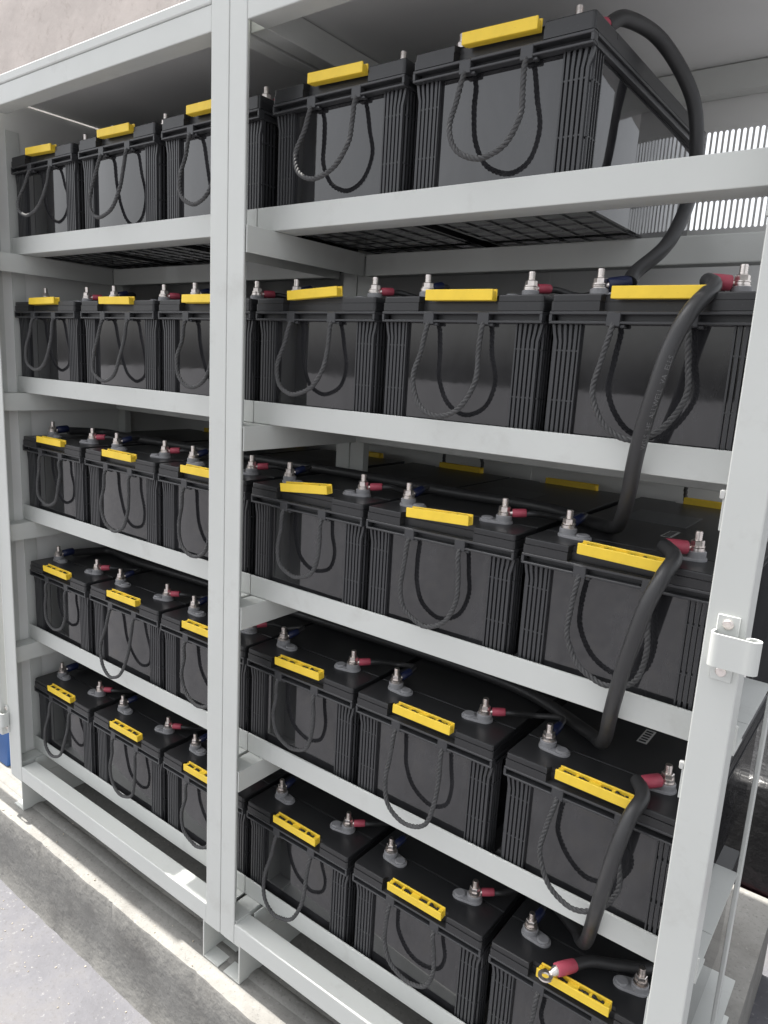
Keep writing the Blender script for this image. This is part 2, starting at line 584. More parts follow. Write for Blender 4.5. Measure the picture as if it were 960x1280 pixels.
# back sheet with rows of vent slots over part of its width
SX0, SX1, SP, SWD = 0.30, 0.735, 0.00926, 0.0056
slots_z = [(0.684, 0.730), (0.739, 0.785), (0.794, 0.840)]
for nm, d in (('back_panel', (XL - 0.003, SX0, YB, YB + 0.002, FLOOR + 0.1, ROOF - 0.001)),
              ('back_panel', (SX0 + 0.0005, SX1, YB, YB + 0.002, FLOOR + 0.1, slots_z[0][0] - 0.006)),
              ('back_panel', (SX0 + 0.0005, SX1, YB, YB + 0.002, slots_z[2][1] + 0.006, ROOF - 0.001))):
    rpart(nm, d, 'panel', 0)
bm = bmesh.new()
n = int((SX1 - SX0) / SP)
y = YB + 0.0005
zlo, zhi = slots_z[0][0] - 0.006, slots_z[2][1] + 0.006
for k in range(n + 1):
    cx = SX0 + (k + 0.5) * SP
    xa, xb = cx - SP / 2, cx + SP / 2
    r = SWD / 2
    # one column of sheet with its three slots cut out: left strip, right strip, webs with round ends
    def quad(pts):
        bm.faces.new([bm.verts.new((px, y, pz)) for px, pz in pts])
    quad([(xa, zlo), (cx - r, zlo), (cx - r, zhi), (xa, zhi)])
    quad([(cx + r, zlo), (xb, zlo), (xb, zhi), (cx + r, zhi)])
    edges = [zlo] + [v for s_ in slots_z for v in s_] + [zhi]
    for q in range(0, len(edges), 2):
        za, zb_ = edges[q], edges[q + 1]
        lowarc = [] if q == 0 else [(cx + r * math.cos(math.pi * j / 6), za - r + r * math.sin(math.pi * j / 6)) for j in range(7)]
        higharc = [] if q == len(edges) - 2 else [(cx - r * math.cos(math.pi * j / 6), zb_ + r - r * math.sin(math.pi * j / 6)) for j in range(7)]
        pts = []
        if lowarc: pts += lowarc[::-1]
        else: pts += [(cx - r, za), (cx + r, za)]
        if higharc: pts += higharc[::-1]
        else: pts += [(cx + r, zb_), (cx - r, zb_)]
        quad(pts)
rmesh('vent_panel', finish(bm, 'vent_panel', M['panel']))

# hinge bracket on the open bay's post
def hinge(x, y, z, flip=1):
    bm = bmesh.new()
    w = 0.021
    box(bm, x, x + w, y - 0.0022, y - 0.0002, z - 0.036, z + 0.033, 0.0006)
    # folded tongue: comes forward at the left, runs across, rolls round the pin at the right
    t = 0.0024
    path = [(x - 0.006 * 0, y - 0.0022), (x - 0.001, y - 0.012), (x + 0.002, y - 0.017), (x + 0.012, y - 0.0175), (x + 0.030, y - 0.0175)]
    cxr, cyr, rr = x + 0.037, y - 0.0115, 0.0062
    path += [(cxr + rr * math.cos(a), cyr + rr * math.sin(a)) for a in [math.radians(d) for d in (-90, -50, -10, 30, 70, 110, 150, 190)]]
    P2 = catmull([(px, py, 0) for px, py in path], 3)
    Fq = frames(P2)
    rows_ = []
    for p_, (t_, u_, v_) in zip(P2, Fq):
        nn = Vector((-t_.y, t_.x, 0)).normalized()
        rows_.append([bm.verts.new((p_.x + nn.x * o_, p_.y + nn.y * o_, z + zz)) for o_, zz in ((t / 2, -0.017), (-t / 2, -0.017), (-t / 2, 0.017), (t / 2, 0.017))])
    for ra_, rb_ in zip(rows_, rows_[1:]):
        for k in range(4):
            bm.faces.new((ra_[k], ra_[(k + 1) % 4], rb_[(k + 1) % 4], rb_[k]))
    bm.faces.new(rows_[0])
    bm.faces.new(rows_[-1][::-1])
    me = finish(bm, 'hinge_bracket', M['paint'], True, 40)
    if flip < 0:
        for v in me.vertices:
            v.co.x = 2 * x + w - v.co.x
        me.flip_normals()
    h = rmesh('hinge_bracket', me)
    for zz in (z + 0.024, z - 0.026):
        bm = bmesh.new()
        cyl(bm, (0, 0), 0.0052, 0, 0.0022, 16, bev=0.0008)
        cyl(bm, (0, 0), 0.0022, 0.0021, 0.0026, 6)
        bmesh.ops.rotate(bm, verts=bm.verts, cent=(0, 0, 0), matrix=Matrix.Rotation(math.pi / 2, 3, 'X'))
        bmesh.ops.translate(bm, verts=bm.verts, vec=(x + w / 2, y - 0.0022, zz))
        sm = finish(bm, 'screw', M['steel'], True, 40)
        obj('screw', sm, h)

# door leaf of the panelled bay, swung open beside its post
rpart('door_leaf', (-1.10, XL - 0.012, YP - 0.012, YP + 0.010, -0.505, 0.925), 'paint', 0.002)
hinge(0.8005, YP, 0.168)
hinge(-0.735, YP, -0.459, -1)
for z in (0.027, 0.3202):
    bm = bmesh.new()
    box(bm, 0.7845, 0.7897, YP + 0.001, YP + 0.006, z - 0.005, z + 0.004, 0.001)
    rmesh('door_stop', finish(bm, 'door_stop', M['white'], True))

# ------------------------------------------------------------------ one battery, its shared meshes
W, L = 0.24, 0.465


def rrect(x0, x1, y0, y1, r, n=4):
    pts = []
    for cx, cy, a in ((x1 - r, y0 + r, -90), (x1 - r, y1 - r, 0), (x0 + r, y1 - r, 90), (x0 + r, y0 + r, 180)):
        for k in range(n + 1):
            q = math.radians(a + 90 * k / n)
            pts.append((cx + r * math.cos(q), cy + r * math.sin(q)))
    return pts


# case
bm = bmesh.new()
prism(bm, rrect(0.006, W - 0.006, 0.0118, L - 0.0118, 0.006), -H, -0.0335, 0)
bmesh.ops.subdivide_edges(bm, edges=[e for e in bm.edges if False], cuts=1)
# grid of ribs under the case
ME_case = finish(bm, 'case', M['case'], True, 30)
bm = bmesh.new()
for k in range(7):
    xx = 0.014 + k * (W - 0.028 - 0.003) / 6
    box(bm, xx, xx + 0.003, 0.058, L - 0.02, -H - 0.0015, -H + 0.0005)
for k in range(12):
    yy = 0.060 + k * (L - 0.082 - 0.003) / 11
    box(bm, 0.0145, W - 0.0145, yy, yy + 0.003, -H - 0.0013, -H + 0.0005)
ME_grid = finish(bm, 'base_grid', M['case'])

# flange with three slots, front and rear
bm = bmesh.new()
zt_, zb_ = -0.0195, -0.0335
prism(bm, rrect(0.0035, W - 0.0035, 0.011, L - 0.011, 0.004), zb_ + 0.0005, zt_, 0)
for yf, yb, sg in ((-0.001, 0.0105, 1), (L - 0.0105, L + 0.001, -1)):
    box(bm, 0.0, W, yf, yb, zt_ - 0.0036, zt_ - 0.0001, 0.0007)
    box(bm, 0.0, W, yf, yb, zb_, zb_ + 0.0030, 0.0007)
    for xa, xb in ((0.0, 0.0034), (0.2366, 0.24)):
        box(bm, xa, xb, yf + 0.0002, yb - 0.0002, zb_ + 0.003, zt_ - 0.0036)
    for xa, xb in ((0.0685, 0.0865), (0.151, 0.169)):
        ya, yc = (yf - 0.0006, yb - 0.001) if sg > 0 else (yf + 0.001, yb + 0.0006)
        box(bm, xa + 0.001, xb - 0.001, ya, yc, zb_ - 0.0025, zt_ - 0.0012, 0.0006)
        cx_ = (xa + xb) / 2 + 0.010
        box(bm, cx_ - 0.003, cx_ + 0.003, ya + 0.003, yc - 0.001, zb_ - 0.004, zb_ - 0.0002, 0.0008)
for xa, xb in ((0.0, 0.003), (W - 0.003, W)):
    box(bm, xa, xb, 0.0108, L - 0.0108, zt_ - 0.0036, zt_ - 0.0001)
    box(bm, xa, xb, 0.0108, L - 0.0108, zb_, zb_ + 0.003)
ME_flange = finish(bm, 'flange', M['ribs'])

# lid: outline with a grip recess at both ends and a groove a little way behind the front edge
RX0, RX1, RD = 0.060, 0.1795, 0.0115


def lid_outline(ya, yb, front, rear, ins=0.0):
    r = 0.004
    pts = []
    def corner(cx, cy, a):
        for k in range(4):
            q = math.radians(a + 90 * k / 3)
            pts.append((cx + r * math.cos(q), cy + r * math.sin(q)))
    corner(ins + r, ya + r, 180) if front else pts.append((ins, ya))
    if front:
        pts.extend([(RX0, ya), (RX0 + 0.0015, ya + RD), (RX1 - 0.0015, ya + RD), (RX1, ya)])
    corner(W - ins - r, ya + r, -90) if front else pts.append((W - ins, ya))
    corner(W - ins - r, yb - r, 0) if rear else pts.append((W - ins, yb))
    if rear:
        pts.extend([(RX1, yb), (RX1 - 0.0015, yb - RD), (RX0 + 0.0015, yb - RD), (RX0, yb)])
    corner(ins + r, yb - r, 90) if rear else pts.append((ins, yb))
    return pts


bm = bmesh.new()
prism(bm, lid_outline(-0.0005, L + 0.0005, True, True, 0.0), -0.0190, -0.0085, 0)
prism(bm, lid_outline(0.0006, 0.0655, True, False, 0.0009), -0.0080, 0.0, 0.0016)
prism(bm, lid_outline(0.0668, L - 0.0006, False, True, 0.0009), -0.0080, 0.0, 0.0012)
box(bm, 0.003, W - 0.003, 0.0132, L - 0.0132, -0.0086, -0.0030)
ME_lid = finish(bm, 'lid', M['lid'])
# rib groups at the front corners
def rib_group(side):
    bm = bmesh.new()
    if side < 0:
        xs_ = [0.0075, 0.0135, 0.0195, 0.0255, 0.0315, 0.0365]
        out = -1
    else:
        xs_ = [0.2325, 0.2265, 0.2205, 0.2145, 0.2085, 0.2035]
        out = 1
    zt2, zb2 = -0.0338, -H + 0.002
    for k, x in enumerate(xs_):
        fl = (0.0042, 0.003, 0.0018, 0.0008, 0, 0)[k] * out
        w = 0.0018 if k < 5 else 0.0010
        prof = [(x + fl, zt2), (x + fl * 0.6, zt2 - 0.010), (x, zt2 - 0.020), (x, zb2)]
        for (xa, za), (xb, zb3) in zip(prof, prof[1:]):
            vs = []
            for yy in (0.0072, 0.0122):
                vs.append([bm.verts.new((xa - w, yy, za)), bm.verts.new((xa + w, yy, za)), bm.verts.new((xb + w, yy, zb3)), bm.verts.new((xb - w, yy, zb3))])
            a, b = vs
            bm.faces.new(a)
            bm.faces.new(b[::-1])
            for i in range(4):
                bm.faces.new((a[i], b[i], b[(i + 1) % 4], a[(i + 1) % 4]))
    lo, hi = min(xs_), max(xs_)
    for z in (-0.064, -0.1225, -0.181):
        box(bm, lo - 0.0008, hi + 0.0008, 0.0080, 0.0121, z - 0.0009, z + 0.0009)
    # a few ribs turn the corner on to the side wall
    xw = 0.0045 if side < 0 else W - 0.0045
    for k in range(4):
        yy = 0.013 + 0.007 * k
        box(bm, min(xw, xw + out * 0.0028), max(xw, xw + out * 0.0028), yy, yy + 0.002, zb2, zt2)
    for z in (-0.0645, -0.123, -0.1815):
        box(bm, min(xw, xw + out * 0.0022), max(xw, xw + out * 0.0022), 0.0115, 0.038, z - 0.0009, z + 0.0009)
    bmesh.ops.remove_doubles(bm, verts=bm.verts, dist=1e-6)
    return finish(bm, 'rib_group', M['ribs'])


ME_ribs = (rib_group(-1), rib_group(1))

# grip: a yellow channel with a front wall, a rear wall and bridges, the rope showing between
GX0, GX1 = 0.0735, 0.1735
gl = GX1 - GX0
bm = bmesh.new()
box(bm, 0, gl, -0.0085, -0.0058, -0.0075, 0.0060, 0.0006)
box(bm, 0.002, gl - 0.0005, 0.0032, 0.0058, -0.0075, 0.0068, 0.0006)
box(bm, 0.0005, gl - 0.001, -0.0057, 0.0031, -0.0074, -0.0012)
for xa, xb in ((0.0008, 0.0075), (0.024, 0.028), (0.042, 0.057), (0.071, 0.075), (gl - 0.0085, gl - 0.0015)):
    box(bm, xa, xb, -0.0057, 0.0031, -0.0011, 0.0042, 0.0005)
ME_grip = finish(bm, 'grip', M['yellow'])
bm = bmesh.new()
rg = random.Random(11)
for xa, xb in ((0.0085, 0.0235), (0.0285, 0.0415), (0.0575, 0.0705), (0.0755, gl - 0.009)):
    for k in range(4):
        cx = xa + (xb - xa) * (k + 0.5) / 4
        bmesh.ops.create_uvsphere(bm, u_segments=7, v_segments=5, radius=0.0026 + rg.random() * 0.0009,
                                  matrix=Matrix.Translation((cx, -0.0013 + (rg.random() - 0.5) * 0.003, 0.0010 + rg.random() * 0.0012)))
ME_core = finish(bm, 'rope_core', M['black'], True, 60)

# terminals
def terminal(bolt, cap):
    bm = bmesh.new()
    prism(bm, stadium(bolt, cap, 0.0128, 0.0112), -0.0006, 0.0036, 0.001)
    cyl(bm, bolt, 0.0112, 0.0034, 0.0112, 20, bev=0.001)
    cyl(bm, cap, 0.0086, 0.0034, 0.0062, 18, bev=0.0009)
    body = finish(bm, 'terminal', M['lead'], True, 40)
    bm = bmesh.new()
    cyl(bm, bolt, 0.0094, 0.0110, 0.0124, 16)
    cyl(bm, bolt, 0.0088, 0.0158, 0.0172, 16)
    cyl(bm, bolt, 0.0078, 0.0172, 0.0235, 6, bev=0.0008, rot=0.4)
    for k in range(9):
        z = 0.0233 + k * 0.0012
        cyl(bm, bolt, 0.0045 if k % 2 else 0.0040, z, z + 0.0013, 10)
    cyl(bm, bolt, 0.0046, 0.0124, 0.0160, 8)
    return body, finish(bm, 'bolt', M['steel'], True, 40)


BL, CL = (0.037, 0.052), (0.0585, 0.049)
BR, CR = (0.1925, 0.058), (0.1705, 0.052)
ME_tl, ME_bl = terminal(BL, CL)
ME_tr, ME_br = terminal(BR, CR)

# label sheets
bm = bmesh.new()
box(bm, 0.042, 0.135, 0.235, 0.335, 0.0001, 0.0005)
ME_label = finish(bm, 'label', M['label'])
bm = bmesh.new()
box(bm, 0.124, 0.138, 0.155, 0.200, 0.0001, 0.0004)
ME_tick = finish(bm, 'sticker', M['white'])
bm = bmesh.new()
for k in range(5):
    box(bm, 0.126 + 0.0004 * (k % 2), 0.1355, 0.158 + k * 0.0082, 0.1625 + k * 0.0082, 0.0005, 0.0007)
ME_tickp = finish(bm, 'print_block', M['black'])


def rope_path(xl, xr, drop, fwd, skew, bulge, side=-1):
    """handle loop from hole to hole; side=-1 hangs in front of the face."""
    zt2 = -0.036
    mid = (xl + xr) / 2 + skew
    zb2 = -drop
    h = zt2 - zb2
    y0 = 0.0005
    pts = [(xl, y0 + 0.004, zt2 + 0.006), (xl - 0.0005, y0 - 0.004, zt2 - 0.006),
           (xl - bulge * 0.5 + skew * 0.15, y0 - fwd * 0.35, zt2 - h * 0.30),
           (xl - bulge + skew * 0.45, y0 - fwd * 0.70, zt2 - h * 0.60),
           (xl + 0.007 + skew * 0.85, y0 - fwd * 0.92, zt2 - h * 0.86),
           (mid - 0.012, y0 - fwd, zb2 + h * 0.015), (mid + 0.010, y0 - fwd, zb2),
           (xr - 0.006 + skew * 0.85, y0 - fwd * 0.94, zt2 - h * 0.88),
           (xr + bulge + skew * 0.45, y0 - fwd * 0.70, zt2 - h * 0.60),
           (xr + bulge * 0.5 + skew * 0.15, y0 - fwd * 0.35, zt2 - h * 0.30),
           (xr + 0.0005, y0 - 0.004, zt2 - 0.006), (xr, y0 + 0.004, zt2 + 0.006)]
    return pts


SHELF = ['top shelf', 'second shelf down', 'middle shelf', 'fourth shelf down', 'bottom shelf']
PLACE = {'a': 'against the side panel', 'b': 'second from the side panel', 'c': 'just before the double post',
         'A': 'just past the double post', 'B': 'second past the double post', 'C': 'beside the hinge post'}
POS = [
    {'a': -0.7028, 'b': -0.4419, 'c': -0.1800, 'A': 0.0884, 'B': 0.3413},
    {'a': -0.7116, 'b': -0.4497, 'c': -0.1930, 'A': 0.0574, 'B': 0.3111, 'C': 0.5595},
    {'a': -0.7057, 'b': -0.4472, 'c': -0.1990, 'A': 0.0552, 'B': 0.3029, 'C': 0.5534},
    {'a': -0.7000, 'b': -0.4458, 'c': -0.1939, 'A': 0.0507, 'B': 0.2999, 'C': 0.5583},
    {'a': -0.6985, 'b': -0.4425, 'c': -0.1900, 'A': 0.0580, 'B': 0.3102, 'C': 0.5622}]
PLACE1B = 'at the free end of its row'
# rope: (drop, forward, skew, bulge) where the photograph shows a loop of its own
ROPE = {
    (0, 'a'): (0.128, 0.036, -0.016, 0.010), (0, 'b'): (0.150, 0.038, -0.006, 0.006), (0, 'c'): (0.150, 0.040, 0.004, 0.004),
    (0, 'A'): (0.138, 0.036, -0.012, 0.006), (0, 'B'): (0.142, 0.036, 0.002, 0.008),
    (1, 'a'): (0.140, 0.030, -0.002, 0.006), (1, 'b'): (0.150, 0.040, -0.006, 0.004), (1, 'c'): (0.146, 0.034, 0.0, 0.004),
    (1, 'A'): (0.142, 0.034, -0.010, 0.006), (1, 'B'): (0.152, 0.036, -0.006, 0.006), (1, 'C'): (0.157, 0.022, -0.002, 0.010),
    (2, 'a'): (0.140, 0.018, 0.0, 0.003), (2, 'b'): (0.150, 0.022, 0.004, 0.004), (2, 'c'): (0.150, 0.024, 0.0, 0.004),
    (2, 'A'): (0.134, 0.020, 0.0, 0.004), (2, 'B'): (0.150, 0.015, 0.0, 0.005), (2, 'C'): (0.156, 0.015, 0.004, 0.008),
    (3, 'a'): (0.134, 0.014, 0.002, 0.003), (3, 'b'): (0.165, 0.042, -0.004, 0.004), (3, 'c'): (0.142, 0.022, 0.012, 0.003),
    (3, 'A'): (0.142, 0.014, 0.004, 0.003), (3, 'B'): (0.162, 0.030, -0.004, 0.004), (3, 'C'): (0.158, 0.030, 0.0, 0.012),
    (4, 'a'): (0.150, 0.034, -0.004, 0.004), (4, 'b'): (0.146, 0.018, 0.008, 0.004), (4, 'c'): (0.144, 0.022, 0.004, 0.004),
    (4, 'A'): (0.158, 0.044, -0.006, 0.006), (4, 'B'): (0.140, 0.014, 0.006, 0.005), (4, 'C'): (0.150, 0.024, 0.0, 0.004)}
TILT = {(0, 'a'): 2, (0, 'b'): 1, (0, 'A'): 1.5, (0, 'B'): 1.5, (1, 'A'): -3.0, (1, 'B'): 0.5, (1, 'C'): 0.5, (2, 'A'): -5.5, (2, 'B'): -2.5, (2, 'C'): 1.5, (3, 'A'): -1, (3, 'C'): 0.8}
HX0, HX1 = 0.0775, 0.160
ER = [rope_path(0.0775, 0.160, 0.150, 0.024, 0, 0.004)]


def rope_mesh(path, seed=0):
    bm = bmesh.new()
    q = Vector((seed * 3.7, seed * 1.9, 0))
    n_ = len(path)
    path = [Vector(p) + Vector((0.0036 * mnoise.noise(Vector(p) * 26 + q), 0.0028 * mnoise.noise(Vector(p) * 30 + q * 2), 0.002 * mnoise.noise(Vector(p) * 22 + q * 3))) * (0 if i < 2 or i > n_ - 3 else 1)
            for i, p in enumerate(path)]
    twisted(bm, catmull(path, 8), 0.0035)
    return finish(bm, 'rope_handle', M['rope'], True, 80)


rear_rope = rope_mesh([(W - x, L - y, z) for x, y, z in ER[0]])
bm = bmesh.new()
for s in (1,):
    pts = [(0.078, L - 0.004, -0.03), (0.072, L + 0.014, 0.0), (0.070, L + 0.017, 0.025), (0.085, L + 0.012, 0.047), (0.115, L + 0.006, 0.054), (0.145, L + 0.010, 0.047), (0.163, L + 0.015, 0.022), (0.163, L + 0.013, 0.0), (0.160, L - 0.004, -0.03)]
    twisted(bm, catmull(pts, 8), 0.0035)
rear_rope_up = finish(bm, 'rope_handle', M['rope'], True, 80)

batteries = {}
for ri, row in enumerate(POS):
    for key, x in row.items():
        zt = ROW[ri]
        place = PLACE[key]
        if ri == 0 and key == 'B': place = PLACE1B
        lab = 'black battery on the %s, %s' % (SHELF[ri], place)
        root = empty('battery', (x, 0.0, zt - H), lab, 'battery', 'batteries standing on the rack shelves')
        o = (0, 0, H)
        jit = random.Random(ri * 31 + ord(key))
        root.rotation_euler.z = math.radians(jit.uniform(-0.45, 0.45))
        root.location.y += jit.uniform(-0.0012, 0.0025)
        cs = obj('case', ME_case, root, o)
        obj('base_grid', ME_grid, cs)
        fl = obj('flange', ME_flange, root, o)
        lid = obj('lid', ME_lid, root, o)
        for m_ in ME_ribs:
            obj('rib_group', m_, root, o)
        dr, fwd_, sk, bu = ROPE[(ri, key)]
        bu += jit.uniform(-0.0015, 0.0015)
        fwd_ *= 0.72
        sk = sk * 0.8 + jit.uniform(-0.003, 0.003)
        obj('rope_handle', rope_mesh(rope_path(HX0, HX1, dr, fwd_, sk, bu), ri * 7 + ord(key)), root, o)
        gp = obj('grip', ME_grip, root, (GX0 + gl / 2, 0.0022, H + 0.0005))
        gp.data = ME_grip
        tl = TILT.get((ri, key), jit.uniform(-0.8, 0.8))
        gp.rotation_euler = (math.radians(jit.uniform(-4, 4)), math.radians(tl), 0)
        gp.matrix_parent_inverse = Matrix.Identity(4)
        gp.location = (GX0, 0.0022, H + 0.0005 + (0.0035 if tl < -2 else 0.0005) + max(0, tl) * 0.0008 + 0.0)
        co = obj('rope_core', ME_core, gp)
        if ri >= 2:
            g2 = obj('grip', ME_grip, root, (GX1, L - 0.0022, H + 0.0035))
            g2.rotation_euler = (0, 0, math.pi)
            if (ri, key) in ((2, 'A'),):
                obj('rope_handle', rear_rope_up, root, o)
            elif (ri, key) == (2, 'C'):
                q = obj('rope_handle', rear_rope_up, root, o)
                q.scale = (1, 1, 1.25)
        t = obj('terminal', ME_tl, root, o)
        obj('bolt', ME_bl, t)
        t = obj('terminal', ME_tr, root, o)
        obj('bolt', ME_br, t)
        if ri >= 2:
            obj('label', ME_label, lid)
            if key == 'C' and ri in (2, 3):
                s = obj('sticker', ME_tick, root, o)
                obj('print_block', ME_tickp, s)
        batteries[(ri, key)] = root


# ------------------------------------------------------------------ cables
def lug_mesh(c, d, up=0.0):
    """flat ring lug at c whose barrel leaves along d."""
    d = Vector(d).normalized()
    bm = bmesh.new()
    n = 16
    lo_o, lo_i, hi_o, hi_i = [], [], [], []
    for k in range(n):
        a = 2 * math.pi * k / n
        for lst, r, z in ((lo_o, 0.0088, 0), (lo_i, 0.0044, 0), (hi_o, 0.0088, 0.0026), (hi_i, 0.0044, 0.0026)):
            lst.append(bm.verts.new((c[0] + r * math.cos(a), c[1] + r * math.sin(a), c[2] + z)))
    for k in range(n):
        j = (k + 1) % n
        bm.faces.new((hi_o[k], hi_o[j], hi_i[j], hi_i[k]))
        bm.faces.new((lo_o[k], lo_i[k], lo_i[j], lo_o[j]))
        bm.faces.new((lo_o[k], lo_o[j], hi_o[j], hi_o[k]))
        bm.faces.new((lo_i[k], hi_i[k], hi_i[j], lo_i[j]))
    p0 = Vector(c) + Vector((0, 0, 0.0013))
    tube(bm, [p0 + d * 0.006, p0 + d * 0.010, p0 + d * 0.013, p0 + d * 0.020], lambda q: (0.0022, 0.003, 0.0045, 0.0048)[min(3, int(q * 3.01))], 12)
    return finish(bm, 'lug', M['steel'], True, 40)


def sleeve_mesh(name, m, p, d, ln, r):
    d = Vector(d).normalized()
    p = Vector(p)
    bm = bmesh.new()
    tube(bm, [p, p + d * ln * 0.03, p + d * ln * 0.5, p + d * ln * 0.93, p + d * ln], lambda q: r * (0.9, 1.0, 1.02, 0.98, 0.85)[min(4, int(q * 4.01))], 14)
    return finish(bm, name, m, True, 50)


LZ = 0.0125           # height of the lug above the lid
ORDER = ['a', 'b', 'c', 'A', 'B', 'C']
JN = {'ab': 'first two batteries from the side panel', 'bc': 'second and third batteries from side panel', 'cA': 'batteries flanking the double post',
      'AB': 'two batteries just past the double post', 'BC': 'last two batteries by the hinge post'}
for ri, row in enumerate(POS):
    for k1, k2 in zip(ORDER, ORDER[1:]):
        if k1 not in row or k2 not in row: continue
        jr = random.Random(ri * 17 + ord(k1))
        z = ROW[ri]
        p1 = Vector((row[k1] + BR[0], BR[1], z + LZ))
        p2 = Vector((row[k2] + BL[0], BL[1], z + LZ))
        d1 = Vector((1.0, (1.6 if ri < 2 else 0.72) + jr.uniform(-0.3, 0.3), 0.10)).normalized()
        d2 = Vector((0.18 + jr.uniform(-0.12, 0.2), 1.0, 0.30)).normalized()
        root = empty('jumper_cable', p1, 'jumper cable on the %s linking the %s' % (SHELF[ri], JN[k1 + k2]), 'cable', 'jumper cables between batteries')
        obj('lug', lug_mesh((0, 0, 0), d1), root)
        rel = p2 - p1
        l2 = obj('lug', lug_mesh((0, 0, 0), d2), root, rel)
        s1 = obj('red_sleeve', sleeve_mesh('red_sleeve', M['red'], d1 * 0.011 + Vector((0, 0, 0.0013)), d1, 0.019, 0.0060), root)
        s2 = obj('navy_sleeve', sleeve_mesh('navy_sleeve', M['blue'], rel + d2 * 0.011 + Vector((0, 0, 0.0013)), d2, 0.020, 0.0060), root)
        a0 = d1 * 0.028
        b0 = rel + d2 * 0.029
        mid = (a0 + b0) / 2
        path = [a0, a0 + d1 * 0.014, Vector((mid.x - 0.006, max(a0.y, b0.y) + 0.030 + jr.uniform(-0.008, 0.012), -0.004)),
                b0 + Vector((-0.006, 0.022, 0.001)), b0]
        obj('cable', tubemesh('cable', M['cable'], catmull(path, 8), 0.0042, 9), root)


def row_cable(label, ri, pts, r, end_tag, name='link_cable'):
    P = [Vector(p) for p in pts]
    root = empty(name, P[0], label, 'cable', None)
    path = [p - P[0] for p in catmull(pts, 9)]
    c_ = obj('cable', tubemesh('cable', M['cable'], path, r, 14), root)
    return root, c_


def bolt_pos(ri, key, which):
    x = POS[ri][key]
    b = BL if which == 'l' else BR
    return Vector((x + b[0], b[1], ROW[ri] + LZ))


def run_left(ri, y, lift=0.0075, sag=0.004):
    """points of a cable lying along a row towards the side panel, ending on its first battery."""
    rr_ = random.Random(50 + ri)
    out = []
    for k, x in enumerate((0.50, 0.33, 0.12, -0.10, -0.32, -0.52, -0.63)):
        out.append((x, y + rr_.uniform(-0.008, 0.008) + 0.01 * math.sin(k), ROW[ri] + lift))
    bp = bolt_pos(ri, 'a', 'l')
    out += [(bp.x + 0.010, bp.y + 0.085, ROW[ri] + lift + 0.002), (bp.x + 0.004, bp.y + 0.036, ROW[ri] + LZ)]
    return out


def lug_on(root, p, d, sleeve):
    rel = p - root.location
    d = Vector(d).normalized()
    obj('lug', lug_mesh((0, 0, 0), d), root, rel)
    obj('red_sleeve' if sleeve == 'red' else 'navy_sleeve', sleeve_mesh('sleeve', M[sleeve], rel + d * 0.011 + Vector((0, 0, 0.0013)), d, 0.026, 0.0085), root)


R2 = 0.0088
# top row down to the left terminal of the end battery on the second shelf
s = bolt_pos(0, 'B', 'r')
e = bolt_pos(1, 'C', 'l')
rt, _ = row_cable('thick black cable arching off the top shelf down to the second shelf', 0,
                  [(s.x + 0.028, s.y + 0.018, s.z + 0.002), (0.575, 0.10, 0.842), (0.598, 0.165, 0.836), (0.632, 0.20, 0.78), (0.645, 0.205, 0.715), (0.652, 0.175, 0.65),
                   (0.648, 0.125, 0.59), (0.628, 0.085, 0.553), (e.x + 0.03, e.y + 0.018, e.z + 0.008)], R2, None)
lug_on(rt, s, (1, 0.65, 0.05), 'red')
lug_on(rt, e, (1, 0.6, 0.2), 'blue')
# second shelf down to the middle shelf and along that row
s = bolt_pos(1, 'C', 'r')
P2_ = [(s.x - 0.030, s.y - 0.018, s.z + 0.003), (0.7345, 0.012, 0.5245), (0.7262, -0.028, 0.4960), (0.7155, -0.043, 0.4600), (0.7065, -0.046, 0.4150), (0.6965, -0.038, 0.3730), (0.6860, -0.018, 0.3340),
                    (0.6760, 0.008, 0.3000), (0.6580, 0.050, 0.2600), (0.6380, 0.090, 0.2385), (0.6050, 0.125, 0.2312)] + run_left(2, 0.168)
rt, c2 = row_cable('thick printed black cable hanging from the second shelf over the middle shelf', 1,
                   P2_, R2, None)
LINK2 = (rt, P2_)
lug_on(rt, s, (-1, -0.6, 0.05), 'red')
lug_on(rt, bolt_pos(2, 'a', 'l'), (0.1, 1, 0.1), 'blue')
# middle shelf down to the fourth shelf
s = bolt_pos(2, 'C', 'r')
rt, _ = row_cable('thick black cable hanging from the middle shelf over the fourth shelf', 2,
                  [(s.x - 0.030, s.y - 0.022, s.z + 0.002), (0.7355, 0.006, 0.2330), (0.7345, -0.026, 0.2180), (0.7265, -0.044, 0.1880), (0.7165, -0.046, 0.1400), (0.7060, -0.038, 0.0890), (0.6920, -0.010, 0.0300),
                   (0.6760, 0.035, -0.0200), (0.6560, 0.080, -0.0535), (0.6250, 0.115, -0.0630)] + run_left(3, 0.172), R2, None)
lug_on(rt, s, (-1, -0.7, 0.05), 'red')
lug_on(rt, bolt_pos(3, 'a', 'l'), (0.1, 1, 0.1), 'blue')
# fourth shelf down to the bottom shelf
s = bolt_pos(3, 'C', 'r')
rt, _ = row_cable('thick black cable hanging from the fourth shelf over the bottom shelf', 3,
                  [(s.x - 0.028, s.y - 0.026, s.z), (0.7380, 0.004, -0.0615), (0.7345, -0.026, -0.0750), (0.7290, -0.044, -0.1100), (0.7220, -0.048, -0.1600), (0.7120, -0.034, -0.2120), (0.7000, -0.004, -0.2620),
                   (0.6850, 0.034, -0.3150), (0.6680, 0.068, -0.3480), (0.6350, 0.105, -0.3585)] + run_left(4, 0.172), R2, None)
lug_on(rt, s, (-0.75, -1, 0.0), 'red')
lug_on(rt, bolt_pos(4, 'a', 'l'), (0.1, 1, 0.1), 'blue')

# left terminals of the end batteries get a plain navy cap
for ri in (2, 3, 4):
    p = bolt_pos(ri, 'C', 'l')

